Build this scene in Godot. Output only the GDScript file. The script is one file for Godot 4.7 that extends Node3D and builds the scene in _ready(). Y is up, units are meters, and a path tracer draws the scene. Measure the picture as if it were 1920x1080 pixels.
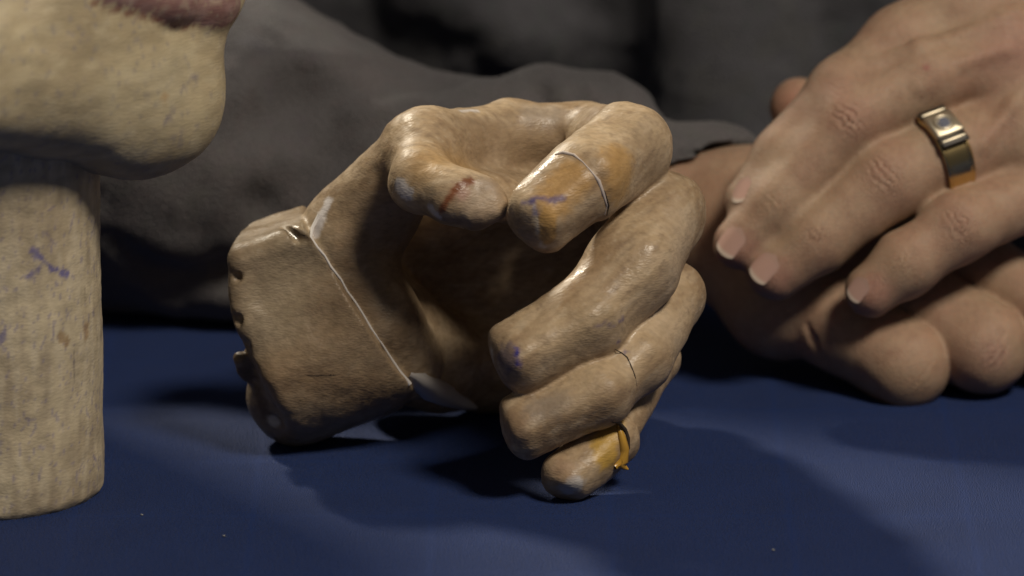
extends Node3D
# A carved wooden hand lying on a blue cloth, a carved head on a neck rod beside it, and a seated
# person's folded hands behind. All lengths are metres, y is up, the cloth lies at y = 0.

const FRONT := Vector3(0, 0.27564, 0.96126)
const FINE := 1.0

# ---------------------------------------------------------------- implicit surfaces
class Field:
	var op := PackedInt32Array()        # 0 joins, 1 carves, 2 keeps what lies inside
	var kind := PackedInt32Array()      # 0 tapered capsule, 1 rounded box, 2 half space
	var grp := PackedInt32Array()
	var a := PackedVector3Array()
	var b := PackedVector3Array()
	var inv := PackedFloat32Array()
	var ra := PackedFloat32Array()
	var dr := PackedFloat32Array()
	var kk := PackedFloat32Array()
	var qn := PackedVector3Array()
	var qf := PackedFloat32Array()
	var bu := PackedVector3Array()
	var bv := PackedVector3Array()
	var bw := PackedVector3Array()
	var gk := PackedFloat32Array()
	var gpart := PackedInt32Array()
	var all := PackedInt32Array()
	var noises: Array[FastNoiseLite] = []
	var amps := PackedFloat32Array()
	var amp_sum := 0.0
	var zones := []                     # [centre, along, across, half length, half width, spacing, depth]
	var zone_n: FastNoiseLite
	var cur := -1
	var hit := 0
	var paint: Callable
	var cell := 0.001
	var lo := Vector3.ZERO
	var hi := Vector3.ZERO
	# result
	var V := PackedVector3Array()
	var N := PackedVector3Array()
	var C := PackedColorArray()
	var T := PackedInt32Array()
	var G := PackedInt32Array()

	func group(part: int, k: float) -> void:
		cur = gk.size()
		gk.append(k)
		gpart.append(part)

	func _add(o: int, kd: int, pa: Vector3, pb: Vector3, r0: float, r1: float, k: float) -> int:
		op.append(o); kind.append(kd); grp.append(cur); a.append(pa); b.append(pb - pa)
		var l := (pb - pa).length_squared()
		inv.append(1.0 / l if l > 1e-12 else 0.0)
		ra.append(r0); dr.append(r1 - r0); kk.append(k)
		qn.append(Vector3.ZERO); qf.append(0.0)
		bu.append(Vector3.ZERO); bv.append(Vector3.ZERO); bw.append(Vector3.ZERO)
		all.append(op.size() - 1)
		return op.size() - 1

	func cap(p: Vector4, q: Vector4, k := 0.002, n := Vector3.ZERO, s := 1.0, o := 0) -> void:
		var i := _add(o, 0, Vector3(p.x, p.y, p.z), Vector3(q.x, q.y, q.z), p.w, q.w, k)
		if s != 1.0:
			qn[i] = n.normalized()
			qf[i] = s - 1.0

	func chain(ps: Array, k := 0.002, o := 0) -> void:
		for i in ps.size() - 1:
			cap(ps[i], ps[i + 1], k, Vector3.ZERO, 1.0, o)

	func box(at: Vector3, u: Vector3, v: Vector3, half: Vector3, round_: float, k := 0.002, o := 0) -> void:
		u = u.normalized()
		var w := u.cross(v).normalized()
		v = w.cross(u)
		var i := _add(o, 1, at, at + half, round_, round_, k)
		bu[i] = u; bv[i] = v; bw[i] = w

	func cut(at: Vector3, n: Vector3, k := 0.001) -> void:   # removes what lies beyond the plane
		_add(2, 2, at, at + n.normalized(), 0.0, 0.0, k)

	func seg(p: Vector4, q: Vector4, up: Vector3, k := 0.003, square := 0.62, o := 0) -> void:   # a finger joint with flattened sides
		var a3 := Vector3(p.x, p.y, p.z)
		var b3 := Vector3(q.x, q.y, q.z)
		var r := (p.w + q.w) * 0.5
		cap(Vector4(p.x, p.y, p.z, p.w * 0.97), Vector4(q.x, q.y, q.z, q.w * 0.97), k)
		box((a3 + b3) * 0.5, b3 - a3, up, Vector3((b3 - a3).length() * 0.5 + r * 0.72, r * 0.93, r * 0.93), r * square, k, o)

	func globals() -> void:
		cur = -1

	func noise(n: FastNoiseLite, amp: float) -> void:
		noises.append(n); amps.append(amp); amp_sum += absf(amp)

	func prim(i: int, p: Vector3) -> float:
		var q := p - a[i]
		match kind[i]:
			0:
				var h := clampf(q.dot(b[i]) * inv[i], 0.0, 1.0)
				q -= b[i] * h
				if qf[i] != 0.0:
					q += qn[i] * (q.dot(qn[i]) * qf[i])
				return q.length() - ra[i] - dr[i] * h
			1:
				var e := b[i]
				var r := ra[i]
				var l := Vector3(absf(q.dot(bu[i])) - e.x + r, absf(q.dot(bv[i])) - e.y + r, absf(q.dot(bw[i])) - e.z + r)
				return Vector3(maxf(l.x, 0), maxf(l.y, 0), maxf(l.z, 0)).length() + minf(maxf(l.x, maxf(l.y, l.z)), 0.0) - r
		return q.dot(b[i])

	func eval(p: Vector3, list: PackedInt32Array) -> float:
		var D := 9.0
		var dg := 9.0
		var g := -2
		var best := 9.0
		for i in list:
			if grp[i] != g:
				if g >= 0:
					if dg < best:
						best = dg; hit = g
					var kg := gk[g]
					var hg := kg - absf(D - dg)
					D = minf(D, dg)
					if hg > 0.0:
						D -= hg * hg * 0.25 / kg
				g = grp[i]
				dg = 9.0
			var d := 0.0
			if kind[i] == 0:
				var q := p - a[i]
				var t := clampf(q.dot(b[i]) * inv[i], 0.0, 1.0)
				q -= b[i] * t
				if qf[i] != 0.0:
					q += qn[i] * (q.dot(qn[i]) * qf[i])
				d = q.length() - ra[i] - dr[i] * t
			else:
				d = prim(i, p)
			var k := kk[i]
			if g >= 0:
				if op[i] == 0:
					var h := k - absf(dg - d)
					dg = minf(dg, d)
					if h > 0.0:
						dg -= h * h * 0.25 / k
				else:
					if op[i] == 1:
						d = -d
					var h := k - absf(dg - d)
					dg = maxf(dg, d)
					if h > 0.0:
						dg += h * h * 0.25 / k
			else:
				if op[i] == 0:
					var h := k - absf(D - d)
					D = minf(D, d)
					if h > 0.0:
						D -= h * h * 0.25 / k
				else:
					if op[i] == 1:
						d = -d
					var h := k - absf(D - d)
					D = maxf(D, d)
					if h > 0.0:
						D += h * h * 0.25 / k
		if g >= 0:
			if dg < best:
				hit = g
			var kg := gk[g]
			var hg := kg - absf(D - dg)
			D = minf(D, dg)
			if hg > 0.0:
				D -= hg * hg * 0.25 / kg
		for j in noises.size():
			D += amps[j] * noises[j].get_noise_3dv(p)
		for z in zones:
			var q: Vector3 = p - z[0]
			if q.length_squared() > 1.2e-4:
				continue
			var v: float = q.dot(z[2]) / z[4]
			var wob := zone_n.get_noise_3dv(p)
			var u: float = q.dot(z[1]) / (1.0 - 0.3 * minf(v * v, 1.6)) + wob * 0.0011
			var e: float = u / z[3]
			var w := exp(-e * e - v * v * (0.9 + 0.5 * wob)) * (0.75 + 0.6 * zone_n.get_noise_3dv(p * 0.37 + z[0] * 5.0))
			D += z[6] * w * (pow(absf(cos(u * PI / z[5])), 5.0) - 0.3)
		return D

	func near(c: Vector3, R: float) -> PackedInt32Array:
		var out := PackedInt32Array()
		for i in all:
			if op[i] == 2:
				out.append(i)
				continue
			var s := 1.0 + maxf(qf[i], 0.0)
			if prim(i, c) - R * s < maxf(kk[i], gk[grp[i]] if grp[i] >= 0 else 0.0) + amp_sum + 0.002:
				out.append(i)
		return out

	func full(p: Vector3) -> float:
		return eval(p, all)

	func onto(p: Vector3, from: Vector3) -> Vector3:          # the surface point met on the way in
		from = from.normalized()
		var q := p + from * 0.02
		for i in 90:
			var d := eval(q, all)
			if d < 0.00003:
				break
			q -= from * minf(d * 0.8, 0.004)
			if (q - p).dot(from) < -0.03:
				return p
		return q

	func slope(p: Vector3, list: PackedInt32Array, e: float) -> Vector3:
		var g := Vector3(1, -1, -1) * eval(p + Vector3(e, -e, -e), list) + Vector3(-1, -1, 1) * eval(p + Vector3(-e, -e, e), list)
		g += Vector3(-1, 1, -1) * eval(p + Vector3(-e, e, -e), list) + Vector3(1, 1, 1) * eval(p + Vector3(e, e, e), list)
		return g / (4.0 * e)

	func groove(ps: Array, r: float, k: float, from: Vector3, sink := 0.0) -> void:   # a crease carved along points snapped to the surface
		var on := []
		for q in ps:
			var o := onto(q, from)
			var n := slope(o, all, 0.0006).normalized()
			on.append(o + n * sink)
		var keep := cur
		cur = -1
		for i in on.size() - 1:
			var r0 := r * (0.35 if i == 0 else 1.0)
			var r1 := r * (0.35 if i == on.size() - 2 else 1.0)
			_add(1, 0, on[i], on[i + 1], r0, r1, k)
		cur = keep

	func build() -> void:
		var c := cell
		var nx := int(ceil((hi.x - lo.x) / c / 8.0)) * 8 + 1
		var ny := int(ceil((hi.y - lo.y) / c / 8.0)) * 8 + 1
		var nz := int(ceil((hi.z - lo.z) / c / 8.0)) * 8 + 1
		var sy := nx
		var sz := nx * ny
		var val := PackedFloat32Array()
		val.resize(nx * ny * nz)
		val.fill(9.0)
		var vid := PackedInt32Array()
		vid.resize(nx * ny * nz)
		vid.fill(-1)
		var blocks := PackedInt32Array()
		var lists := []
		var R := c * 8.0 * 0.8661
		for bz in range(0, nz - 1, 8):
			for by in range(0, ny - 1, 8):
				for bx in range(0, nx - 1, 8):
					var ctr := lo + Vector3(bx + 4, by + 4, bz + 4) * c
					var list := near(ctr, R)
					if list.is_empty():
						continue
					var d := eval(ctr, list)
					if absf(d) > R * 1.7 + amp_sum:
						continue
					blocks.append(bx + by * sy + bz * sz)
					lists.append(list)
					for z in range(bz, bz + 9):
						for y in range(by, by + 9):
							var at := bx + y * sy + z * sz
							var pt := lo + Vector3(bx, y, z) * c
							for x in 9:
								if val[at] == 9.0:
									val[at] = eval(pt, list)
								at += 1
								pt.x += c
		var off := PackedInt32Array([0, 1, sy, sy + 1, sz, sz + 1, sz + sy, sz + sy + 1])
		var pos := PackedVector3Array([Vector3(0, 0, 0), Vector3(1, 0, 0), Vector3(0, 1, 0), Vector3(1, 1, 0), Vector3(0, 0, 1), Vector3(1, 0, 1), Vector3(0, 1, 1), Vector3(1, 1, 1)])
		var e0 := PackedInt32Array([0, 2, 4, 6, 0, 1, 4, 5, 0, 1, 2, 3])
		var e1 := PackedInt32Array([1, 3, 5, 7, 2, 3, 6, 7, 4, 5, 6, 7])
		var cv := PackedFloat32Array()
		cv.resize(8)
		for n in blocks.size():
			var base := blocks[n]
			var bx := base % nx
			var by := (base / nx) % ny
			var bz := base / sz
			for z in 8:
				for y in 8:
					for x in 8:
						var at := base + x + y * sy + z * sz
						var neg := 0
						for j in 8:
							var v := val[at + off[j]]
							cv[j] = v
							if v < 0.0:
								neg += 1
						if neg == 0 or neg == 8:
							continue
						var sum := Vector3.ZERO
						var m := 0
						for j in 12:
							var u := cv[e0[j]]
							var w := cv[e1[j]]
							if (u < 0.0) != (w < 0.0):
								sum += pos[e0[j]].lerp(pos[e1[j]], u / (u - w))
								m += 1
						var p := lo + (Vector3(bx + x, by + y, bz + z) + sum / m) * c
						var g := slope(p, lists[n], c * 0.45)
						var gl := g.length_squared()
						if gl > 1e-4:
							var st := eval(p, lists[n]) / gl
							p -= g * clampf(st, -c * 0.5, c * 0.5)
						else:
							eval(p, lists[n])
						vid[at] = V.size()
						V.append(p)
						N.append(g.normalized())
						G.append(gpart[hit])
		for n in blocks.size():
			var base := blocks[n]
			for z in 8:
				for y in 8:
					for x in 8:
						var at := base + x + y * sy + z * sz
						if vid[at] < 0:
							continue
						var s0 := val[at] < 0.0
						if s0 != (val[at + 1] < 0.0):
							quad(vid[at - sy - sz], vid[at - sz], vid[at], vid[at - sy], s0)
						if s0 != (val[at + sy] < 0.0):
							quad(vid[at - sz - 1], vid[at - 1], vid[at], vid[at - sz], not s0) if false else quad(vid[at - 1 - sz], vid[at - 1], vid[at], vid[at - sz], s0)
						if s0 != (val[at + sz] < 0.0):
							quad(vid[at - 1 - sy], vid[at - sy], vid[at], vid[at - 1], s0)
		C.resize(V.size())
		for i in V.size():
			C[i] = paint.call(V[i], N[i], G[i]) if paint.is_valid() else Color.WHITE

	func quad(i: int, j: int, k: int, l: int, inside: bool) -> void:
		if i < 0 or j < 0 or k < 0 or l < 0:
			return
		if inside:
			T.append_array([i, k, j, i, l, k])
		else:
			T.append_array([i, j, k, i, k, l])

	func mesh(part: int) -> ArrayMesh:                    # the triangles of one part, part < 0 for all of them
		var ix := PackedInt32Array()
		var map := PackedInt32Array()
		map.resize(V.size())
		map.fill(-1)
		var v := PackedVector3Array()
		var n := PackedVector3Array()
		var c := PackedColorArray()
		for t in range(0, T.size(), 3):
			if part >= 0 and G[T[t]] != part:
				continue
			var ijk := [T[t], T[t + 1], T[t + 2]]
			if (V[ijk[1]] - V[ijk[0]]).cross(V[ijk[2]] - V[ijk[0]]).dot(N[ijk[0]] + N[ijk[1]] + N[ijk[2]]) > 0.0:   # clockwise from outside
				ijk = [ijk[0], ijk[2], ijk[1]]
			for q in ijk:
				if map[q] < 0:
					map[q] = v.size()
					v.append(V[q]); n.append(N[q]); c.append(C[q])
				ix.append(map[q])
		var arr := []
		arr.resize(Mesh.ARRAY_MAX)
		arr[Mesh.ARRAY_VERTEX] = v
		arr[Mesh.ARRAY_NORMAL] = n
		arr[Mesh.ARRAY_COLOR] = c
		arr[Mesh.ARRAY_INDEX] = ix
		var m := ArrayMesh.new()
		if v.size():
			m.add_surface_from_arrays(Mesh.PRIMITIVE_TRIANGLES, arr)
		return m


# marks of paint, ink, glue and dirt, with some shading painted in: [points, half width, softness, colour, strength, raggedness]
class Marks:
	var list := []
	var n := FastNoiseLite.new()

	func _init() -> void:
		n.seed = 77
		n.frequency = 420.0
		n.fractal_octaves = 3

	func add(ps: Array, r: float, soft: float, col: Color, strength := 1.0, ragged := 0.0) -> void:
		var box := AABB(ps[0], Vector3.ZERO)
		for q in ps:
			box = box.expand(q)
		list.append([ps, r, soft, col, strength, ragged, box.grow(r + soft + ragged)])

	func over(p: Vector3, col: Color) -> Color:
		for m in list:
			var box: AABB = m[6]
			if not box.has_point(p):
				continue
			var d := 9.0
			var ps: Array = m[0]
			if ps.size() == 1:
				d = p.distance_to(ps[0])
			else:
				for i in ps.size() - 1:
					d = minf(d, p.distance_to(Geometry3D.get_closest_point_to_segment(p, ps[i], ps[i + 1])))
			d += m[5] * n.get_noise_3dv(p)
			var t := 1.0 - smoothstep(m[1] - m[2], m[1] + m[2], d)
			if t > 0.0:
				col = col.lerp(m[3], t * m[4])
		return col


func _noise(s: int, freq: float, oct := 1, kind := FastNoiseLite.TYPE_SIMPLEX_SMOOTH) -> FastNoiseLite:
	var n := FastNoiseLite.new()
	n.seed = s
	n.noise_type = kind
	n.frequency = freq
	n.fractal_type = FastNoiseLite.FRACTAL_FBM if oct > 1 else FastNoiseLite.FRACTAL_NONE
	n.fractal_octaves = oct
	return n


# ---------------------------------------------------------------- names
func thing(called: String, label: String, category: String, at := Vector3.ZERO) -> Node3D:
	var o := Node3D.new()
	o.name = called
	o.position = at
	o.set_meta("label", label)
	o.set_meta("category", category)
	add_child(o, true)
	return o


func part(called: String, m: Mesh, mat: Material, parent: Node) -> MeshInstance3D:
	var o := MeshInstance3D.new()
	o.name = called
	o.mesh = m
	o.material_override = mat
	parent.add_child(o, true)
	if parent != self and parent is Node3D:
		o.position = -_origin(parent)
	return o


func _origin(n: Node) -> Vector3:
	var v := Vector3.ZERO
	while n is Node3D and n != self:
		v += n.position
		n = n.get_parent()
	return v


# ---------------------------------------------------------------- textures and materials
func tex(size: int, fn: Callable) -> ImageTexture:
	var im := Image.create(size, size, false, Image.FORMAT_RGB8)
	for y in size:
		for x in size:
			im.set_pixel(x, y, fn.call(x, y))
	return ImageTexture.create_from_image(im)


func wrap_noise(n: FastNoiseLite, x: float, y: float, size: float, sx: float, sy: float) -> float:   # seamless by blending two edges
	var u := x / size
	var v := y / size
	var a := n.get_noise_2d(x * sx, y * sy)
	var b := n.get_noise_2d((x - size) * sx, y * sy)
	var c := n.get_noise_2d(x * sx, (y - size) * sy)
	var d := n.get_noise_2d((x - size) * sx, (y - size) * sy)
	var fu := smoothstep(0.75, 1.0, u)
	var fv := smoothstep(0.75, 1.0, v)
	return lerpf(lerpf(a, b, fu), lerpf(c, d, fu), fv)


func soft_tex(freq: float, s: int, oct: int, size := 512, ramp: Array = [0.0, 1.0], kind := FastNoiseLite.TYPE_SIMPLEX_SMOOTH) -> NoiseTexture2D:
	var t := NoiseTexture2D.new()
	t.width = size
	t.height = size
	t.seamless = true
	t.noise = _noise(s, freq, oct, kind)
	var g := Gradient.new()
	g.set_color(0, Color(ramp[0], ramp[0], ramp[0]))
	g.set_color(1, Color(ramp[1], ramp[1], ramp[1]))
	t.color_ramp = g
	return t


func mat_base(tile: float, albedo: Texture2D, rough: float, rough_tex: Texture2D, bump: Texture2D, bump_cm: float) -> StandardMaterial3D:
	var m := StandardMaterial3D.new()
	m.vertex_color_use_as_albedo = true
	m.albedo_texture = albedo
	m.roughness = rough
	m.roughness_texture = rough_tex
	m.uv1_triplanar = true
	m.uv1_world_triplanar = true
	m.uv1_scale = Vector3.ONE / tile
	m.uv1_triplanar_sharpness = 4.0
	if bump:
		m.heightmap_enabled = true
		m.heightmap_texture = bump
		m.heightmap_scale = bump_cm
	return m


func plain(col: Color, rough: float, metal := 0.0) -> StandardMaterial3D:
	var m := StandardMaterial3D.new()
	m.albedo_color = col.linear_to_srgb()
	m.roughness = rough
	m.metallic = metal
	return m


# ---------------------------------------------------------------- small swept shapes
func tube(ps: Array, rs: Array, sides := 8, flat_n := Vector3.ZERO, flat := 1.0) -> ArrayMesh:
	var st := SurfaceTool.new()
	st.begin(Mesh.PRIMITIVE_TRIANGLES)
	var n := ps.size()
	for i in n:
		var t: Vector3 = (ps[mini(i + 1, n - 1)] - ps[maxi(i - 1, 0)]).normalized()
		var u := t.cross(Vector3(0.31, 0.87, 0.38)).normalized()
		var v := t.cross(u)
		for j in sides:
			var ang := TAU * j / sides
			var d := u * cos(ang) + v * sin(ang)
			if flat != 1.0:
				d -= flat_n * d.dot(flat_n) * (1.0 - flat)
			st.set_normal(d.normalized())
			st.add_vertex(ps[i] + d * rs[i])
	for i in n - 1:
		for j in sides:
			var p := i * sides + j
			var q := i * sides + (j + 1) % sides
			for ix in [p, p + sides, q, q, p + sides, q + sides]:
				st.add_index(ix)
	return st.commit()


# ---------------------------------------------------------------- the carved hand
var tone := _noise(5, 38.0, 3)
var tone2 := _noise(9, 160.0, 3)
var speck := _noise(13, 900.0, 2)
var wood_marks := Marks.new()
var skin_marks := Marks.new()
var head_marks := Marks.new()
const WRIST := 0
const PALM := 1
const THUMB := 2
const INDEX := 3
const MIDDLE := 4
const RING := 5
const LITTLE := 6
const INDEX_TIP := 7
const LITTLE_TIP := 8
const THUMB_TIP := 9


func hand_field() -> Field:
	var h := Field.new()
	h.cell = 0.00085 * FINE
	h.group(PALM, .004)
	h.cap(Vector4(-.03652, .04415, -.065, .01124), Vector4(.01399, .0695, -.06525, .01091), .005)
	h.cap(Vector4(.01398, .06985, -.06394, .0109), Vector4(.02369, .07163, -.05884, .01115), .006)
	h.cap(Vector4(-.0367, .03246, -.07008, .01059), Vector4(.02673, .05289, -.07031, .009), .005)
	h.cap(Vector4(-.03673, .02394, -.06904, .01017), Vector4(.02823, .03518, -.07085, .00847), .005)
	h.cap(Vector4(-.03667, .01792, -.0645, .00959), Vector4(.02257, .01928, -.06489, .0079), .005)
	h.cap(Vector4(-.04302, .04695, -.04474, .01249), Vector4(-.02959, .06913, -.03705, .00991), .007)
	h.cap(Vector4(-.03344, .02301, -.0449, .01338), Vector4(-.00566, .00997, -.06644, .01046), .005)
	h.cap(Vector4(-.00423, .01209, -.06283, .01072), Vector4(.02117, .01754, -.0658, .00819), .005)
	h.cap(Vector4(-.04208, .0572, -.03785, .01076), Vector4(-.02326, .08133, -.03072, .00958), .005)
	h.cap(Vector4(-.04415, .05872, -.03856, .00911), Vector4(-.033, .07015, -.03594, .00798), .005)
	h.cap(Vector4(-.02136, .08098, -.03203, .00959), Vector4(-.00069, .08051, -.05015, .00775), .005)
	h.cap(Vector4(-.00069, .08051, -.05015, .00775), Vector4(.01734, .07789, -.05361, .00944), .005)
	h.cap(Vector4(-.01715, .07318, -.0326, .00741), Vector4(.00069, .06762, -.05066, .0086), .006)
	h.cap(Vector4(-.04345, .05224, -.03614, .01241), Vector4(-.03377, .0353, -.03016, .0102), .004)
	h.cap(Vector4(-.03377, .0353, -.03016, .0102), Vector4(-.02701, .02238, -.03488, .0097), .004)
	h.cap(Vector4(-.0314, .02962, -.0496, .01256), Vector4(-.01962, .01561, -.0526, .01121), .006)
	h.group(WRIST, .0012)
	h.box(Vector3(-.0408, .04815, -.03946), Vector3(-.02697, .05214, -.04061) - Vector3(-.0408, .04815, -.03946), Vector3(-.03686, .03455, -.03866) - Vector3(-.0408, .04815, -.03946), Vector3(.03173, .0162, .01647), .00486)
	h.cap(Vector4(-.06363, .03039, -.03465, .01605), Vector4(-.03734, .03379, -.03535, .01549), .012)
	h.cap(Vector4(-.06085, .0189, -.03108, .01577), Vector4(-.03596, .02422, -.0326, .01355), .012)
	h.cap(Vector4(-.05505, .03077, -.02605, .00716), Vector4(-.03574, .03993, -.02657, .00742), .006)
	h.cut(Vector3(-.07067, .04708, -.03916), Vector3(-.07193, .04701, -.03942) - Vector3(-.07067, .04708, -.03916), .0012)
	h.cut(Vector3(-.06293, .01584, -.0302), Vector3(-.06417, .01518, -.03001) - Vector3(-.06293, .01584, -.0302), .004)
	h.cap(Vector4(-.0703, .02576, -.02743, .00221), Vector4(-.06882, .02221, -.03062, .00304), .002)
	h.cap(Vector4(-.05559, .01308, -.03783, .01376), Vector4(-.03892, .01816, -.03929, .01251), .006)
	h.cap(Vector4(-.06273, .04547, -.01482, .00709), Vector4(-.05042, .05232, -.01566, .00709), .006, Vector3.ZERO, 1.0, 1)
	h.cap(Vector4(-.06688, .03263, -.01254, .00546), Vector4(-.04908, .0403, -.01306, .00545), .006, Vector3.ZERO, 1.0, 1)
	for c in [Vector4(-.06968, .03098, -.0205, .00178), Vector4(-.06825, .02478, -.01731, .00206), Vector4(-.06584, .01846, -.01691, .00247), Vector4(-.06358, .01331, -.02105, .0022), Vector4(-.05903, .01001, -.01589, .00192), Vector4(-.07031, .03795, -.02109, .00096), Vector4(-.07039, .04886, -.02282, .00082), Vector4(-.06755, .01914, -.02553, .00221), Vector4(-.06921, .06114, -.02774, .00123), Vector4(-.06181, .00906, -.02404, .00193)]:
		h.cap(c, c, .0016, Vector3.ZERO, 1.0, 1)
	h.cut(Vector3(-.03858, .03891, -.02418), Vector3(-.03747, .03964, -.02424) - Vector3(-.03858, .03891, -.02418), .0008)
	h.group(THUMB, .005)
	h.cap(Vector4(-.02256, .08114, -.02926, .00902), Vector4(-.02303, .07737, -.01273, .00813), .003)
	h.cap(Vector4(-.02303, .07737, -.01273, .00813), Vector4(-.01482, .07558, -.00379, .00755), .003)
	h.cap(Vector4(-.01632, .07327, -.01858, .00599), Vector4(.0055, .06516, -.03592, .00743), .005)
	h.group(THUMB_TIP, .0012)
	h.seg(Vector4(-.01484, .07503, -.00532, .00715), Vector4(-.00916, .0745, -.00264, .00579), Vector3(.1, .75, .65), .002, .55)
	h.cap(Vector4(-.00916, .07437, -.0026, .00606), Vector4(-.00512, .0742, -.00171, .00431), .004)
	h.cut(Vector3(-.01209, .08004, .00083), Vector3(.12, .55, .83), .002)
	h.group(INDEX, .003)
	h.cap(Vector4(.01744, .07497, -.0626, .00949), Vector4(.02967, .08356, -.02223, .01089), .003)
	h.seg(Vector4(.02967, .08356, -.02223, .01075), Vector4(.01887, .07986, -.00502, .01051), Vector3(-.1, .85, .5), .003)
	h.cap(Vector4(.00542, .09339, -.01733, .00786), Vector4(-.01073, .07551, .00465, .00805), .0012, Vector3.ZERO, 1.0, 1)
	h.group(INDEX_TIP, .0005)
	h.seg(Vector4(.01575, .07841, -.00264, .01037), Vector4(.00752, .07279, .00234, .00914), Vector3(-.35, .6, .7), .002, .6)
	h.cap(Vector4(.00542, .09339, -.01733, .00786), Vector4(-.01073, .07551, .00465, .00805), .0012, Vector3.ZERO, 1.0, 1)
	h.cut(Vector3(.00668, .07401, .01183), Vector3(-.35, -.25, .9), .002)
	h.group(MIDDLE, .0012)
	h.chain([Vector4(.02673, .05289, -.07031, .009), Vector4(.03867, .06581, -.02417, .0097), Vector4(.03088, .05654, -.00676, .01002)], .003)
	h.seg(Vector4(.03862, .06635, -.02221, .00983), Vector4(.03088, .05654, -.00676, .01057), Vector3(-.3, .3, .9), .004)
	h.seg(Vector4(.03088, .05654, -.00676, .01043), Vector4(.01861, .0456, .0041, .0093), Vector3(-.2, .75, .62), .004, .55)
	h.seg(Vector4(.01861, .0456, .0041, .00917), Vector4(.00269, .0382, .01044, .00888), Vector3(-.15, .82, .55), .0035, .5)
	h.cut(Vector3(-.00525, .03613, .01103), Vector3(-.93, -.25, .2), .002)
	h.group(RING, .001)
	h.chain([Vector4(.02823, .03518, -.07085, .00847), Vector4(.04082, .04433, -.02222, .00753), Vector4(.03214, .03382, -.00235, .0076)], .003)
	h.seg(Vector4(.04082, .04433, -.02222, .00753), Vector4(.03214, .03382, -.00235, .00773), Vector3(-.3, .4, .85), .004)
	h.seg(Vector4(.03214, .03382, -.00235, .00773), Vector4(.02158, .02765, .00855, .00782), Vector3(-.1, .72, .68), .003, .55)
	h.seg(Vector4(.02158, .02765, .00855, .00782), Vector4(.00377, .02046, .01314, .00768), Vector3(-.1, .85, .5), .003, .5)
	h.cut(Vector3(-.00296, .02002, .01354), Vector3(-.95, -.15, .25), .002)
	h.group(LITTLE, .001)
	h.chain([Vector4(.02255, .01966, -.0636, .00761), Vector4(.03659, .02699, -.02427, .0066), Vector4(.02801, .01672, -.00166, .00612)], .003)
	h.group(LITTLE_TIP, .0006)
	h.seg(Vector4(.02578, .01354, .00276, .00692), Vector4(.01405, .00626, .01159, .00635), Vector3(-.3, .6, .75), .003, .6)
	h.cut(Vector3(.01349, .00301, .01561), Vector3(-.3, -.75, .6), .002)
	h.globals()
	h.noise(_noise(21, 46.0, 2), .0005)
	var chip := _noise(23, 85.0, 1, FastNoiseLite.TYPE_CELLULAR)
	chip.cellular_return_type = FastNoiseLite.RETURN_DISTANCE2_SUB
	h.noise(chip, -.00035)
	h.noise(_noise(22, 260.0, 2), .00013)
	h.groove([Vector3(-.05927, .05849, -.03681), Vector3(-.05486, .05544, -.03594), Vector3(-.05156, .05491, -.03579)], .0012, .001, FRONT, .0004)
	h.lo = Vector3(-.07671, -.02787, -.06401) - Vector3(.004, .004, .012)
	h.hi = Vector3(.05078, .10455, .00194) + Vector3(.004, .012, .014)
	h.lo.y = -.002
	h.lo.z = -.112
	h.hi.z = .055
	return h


func hand_paint(p: Vector3, n: Vector3, g: int) -> Color:
	var t := tone.get_noise_3dv(p)
	var ax := Vector3(.9, .1, .3)
	if g == MIDDLE or g == RING:
		ax = Vector3(.72, .48, -.5)
	elif g == INDEX or g == INDEX_TIP:
		ax = Vector3(.7, .5, -.5)
	elif g >= LITTLE and g != THUMB_TIP:
		ax = Vector3(.6, .7, -.4)
	ax = ax.normalized()
	var q := p - ax * (p.dot(ax) * .84)
	var f := tone2.get_noise_3dv(q * 1.5)
	var f2 := tone2.get_noise_3dv(q * 3.2 + Vector3(.3, 0, 0))
	var c := Color(.44, .325, .20).lerp(Color(.30, .205, .118), clampf(.35 + t * 1.5, 0, 1))
	c = c.lerp(Color(.56, .445, .31), clampf(f * .8, 0, .28))
	c = c.lerp(Color(.24, .16, .095), clampf(-f * .9 - .1, 0, .35))
	c = c.lerp(Color(.19, .13, .085), clampf(-f2 * 1.3 - .25, 0, .5))
	c = c.lerp(Color(.56, .46, .33), clampf(f2 * 1.2 - .3, 0, .4))
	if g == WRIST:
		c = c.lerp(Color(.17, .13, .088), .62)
	return wood_marks.over(p, c)


func build_hand(h: Field) -> void:
	var o := thing("carved_hand", "carved wooden left hand with curled cracked fingers and glued joints on blue cloth", "wooden hand", Vector3(-.00835, -.00002, -.03689) * Vector3(1, 0, 1))
	var grain := soft_tex(.045, 3, 5, 512, [.87, 1.07])
	var bump := soft_tex(.1, 8, 4, 512)
	var rough := soft_tex(.011, 4, 4, 512, [.42, 1.25])
	var m := mat_base(.05, grain, .5, rough, bump, .009)
	m.uv1_scale = Vector3(13, 30, 24)
	m.metallic_specular = .38
	part("palm", h.mesh(PALM), m, o)
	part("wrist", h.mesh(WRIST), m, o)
	var th := part("thumb", h.mesh(THUMB), m, o)
	part("fingertip", h.mesh(THUMB_TIP), m, th)
	var fi := part("index_finger", h.mesh(INDEX), m, o)
	part("fingertip", h.mesh(INDEX_TIP), m, fi)
	part("middle_finger", h.mesh(MIDDLE), m, o)
	part("ring_finger", h.mesh(RING), m, o)
	var li := part("little_finger", h.mesh(LITTLE), m, o)
	part("fingertip", h.mesh(LITTLE_TIP), m, li)


func on_all(h: Field, ps: Array, lift := 0.0) -> Array:
	var out := []
	for q in ps:
		out.append(h.onto(q, FRONT) + FRONT * lift)
	return out


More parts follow.
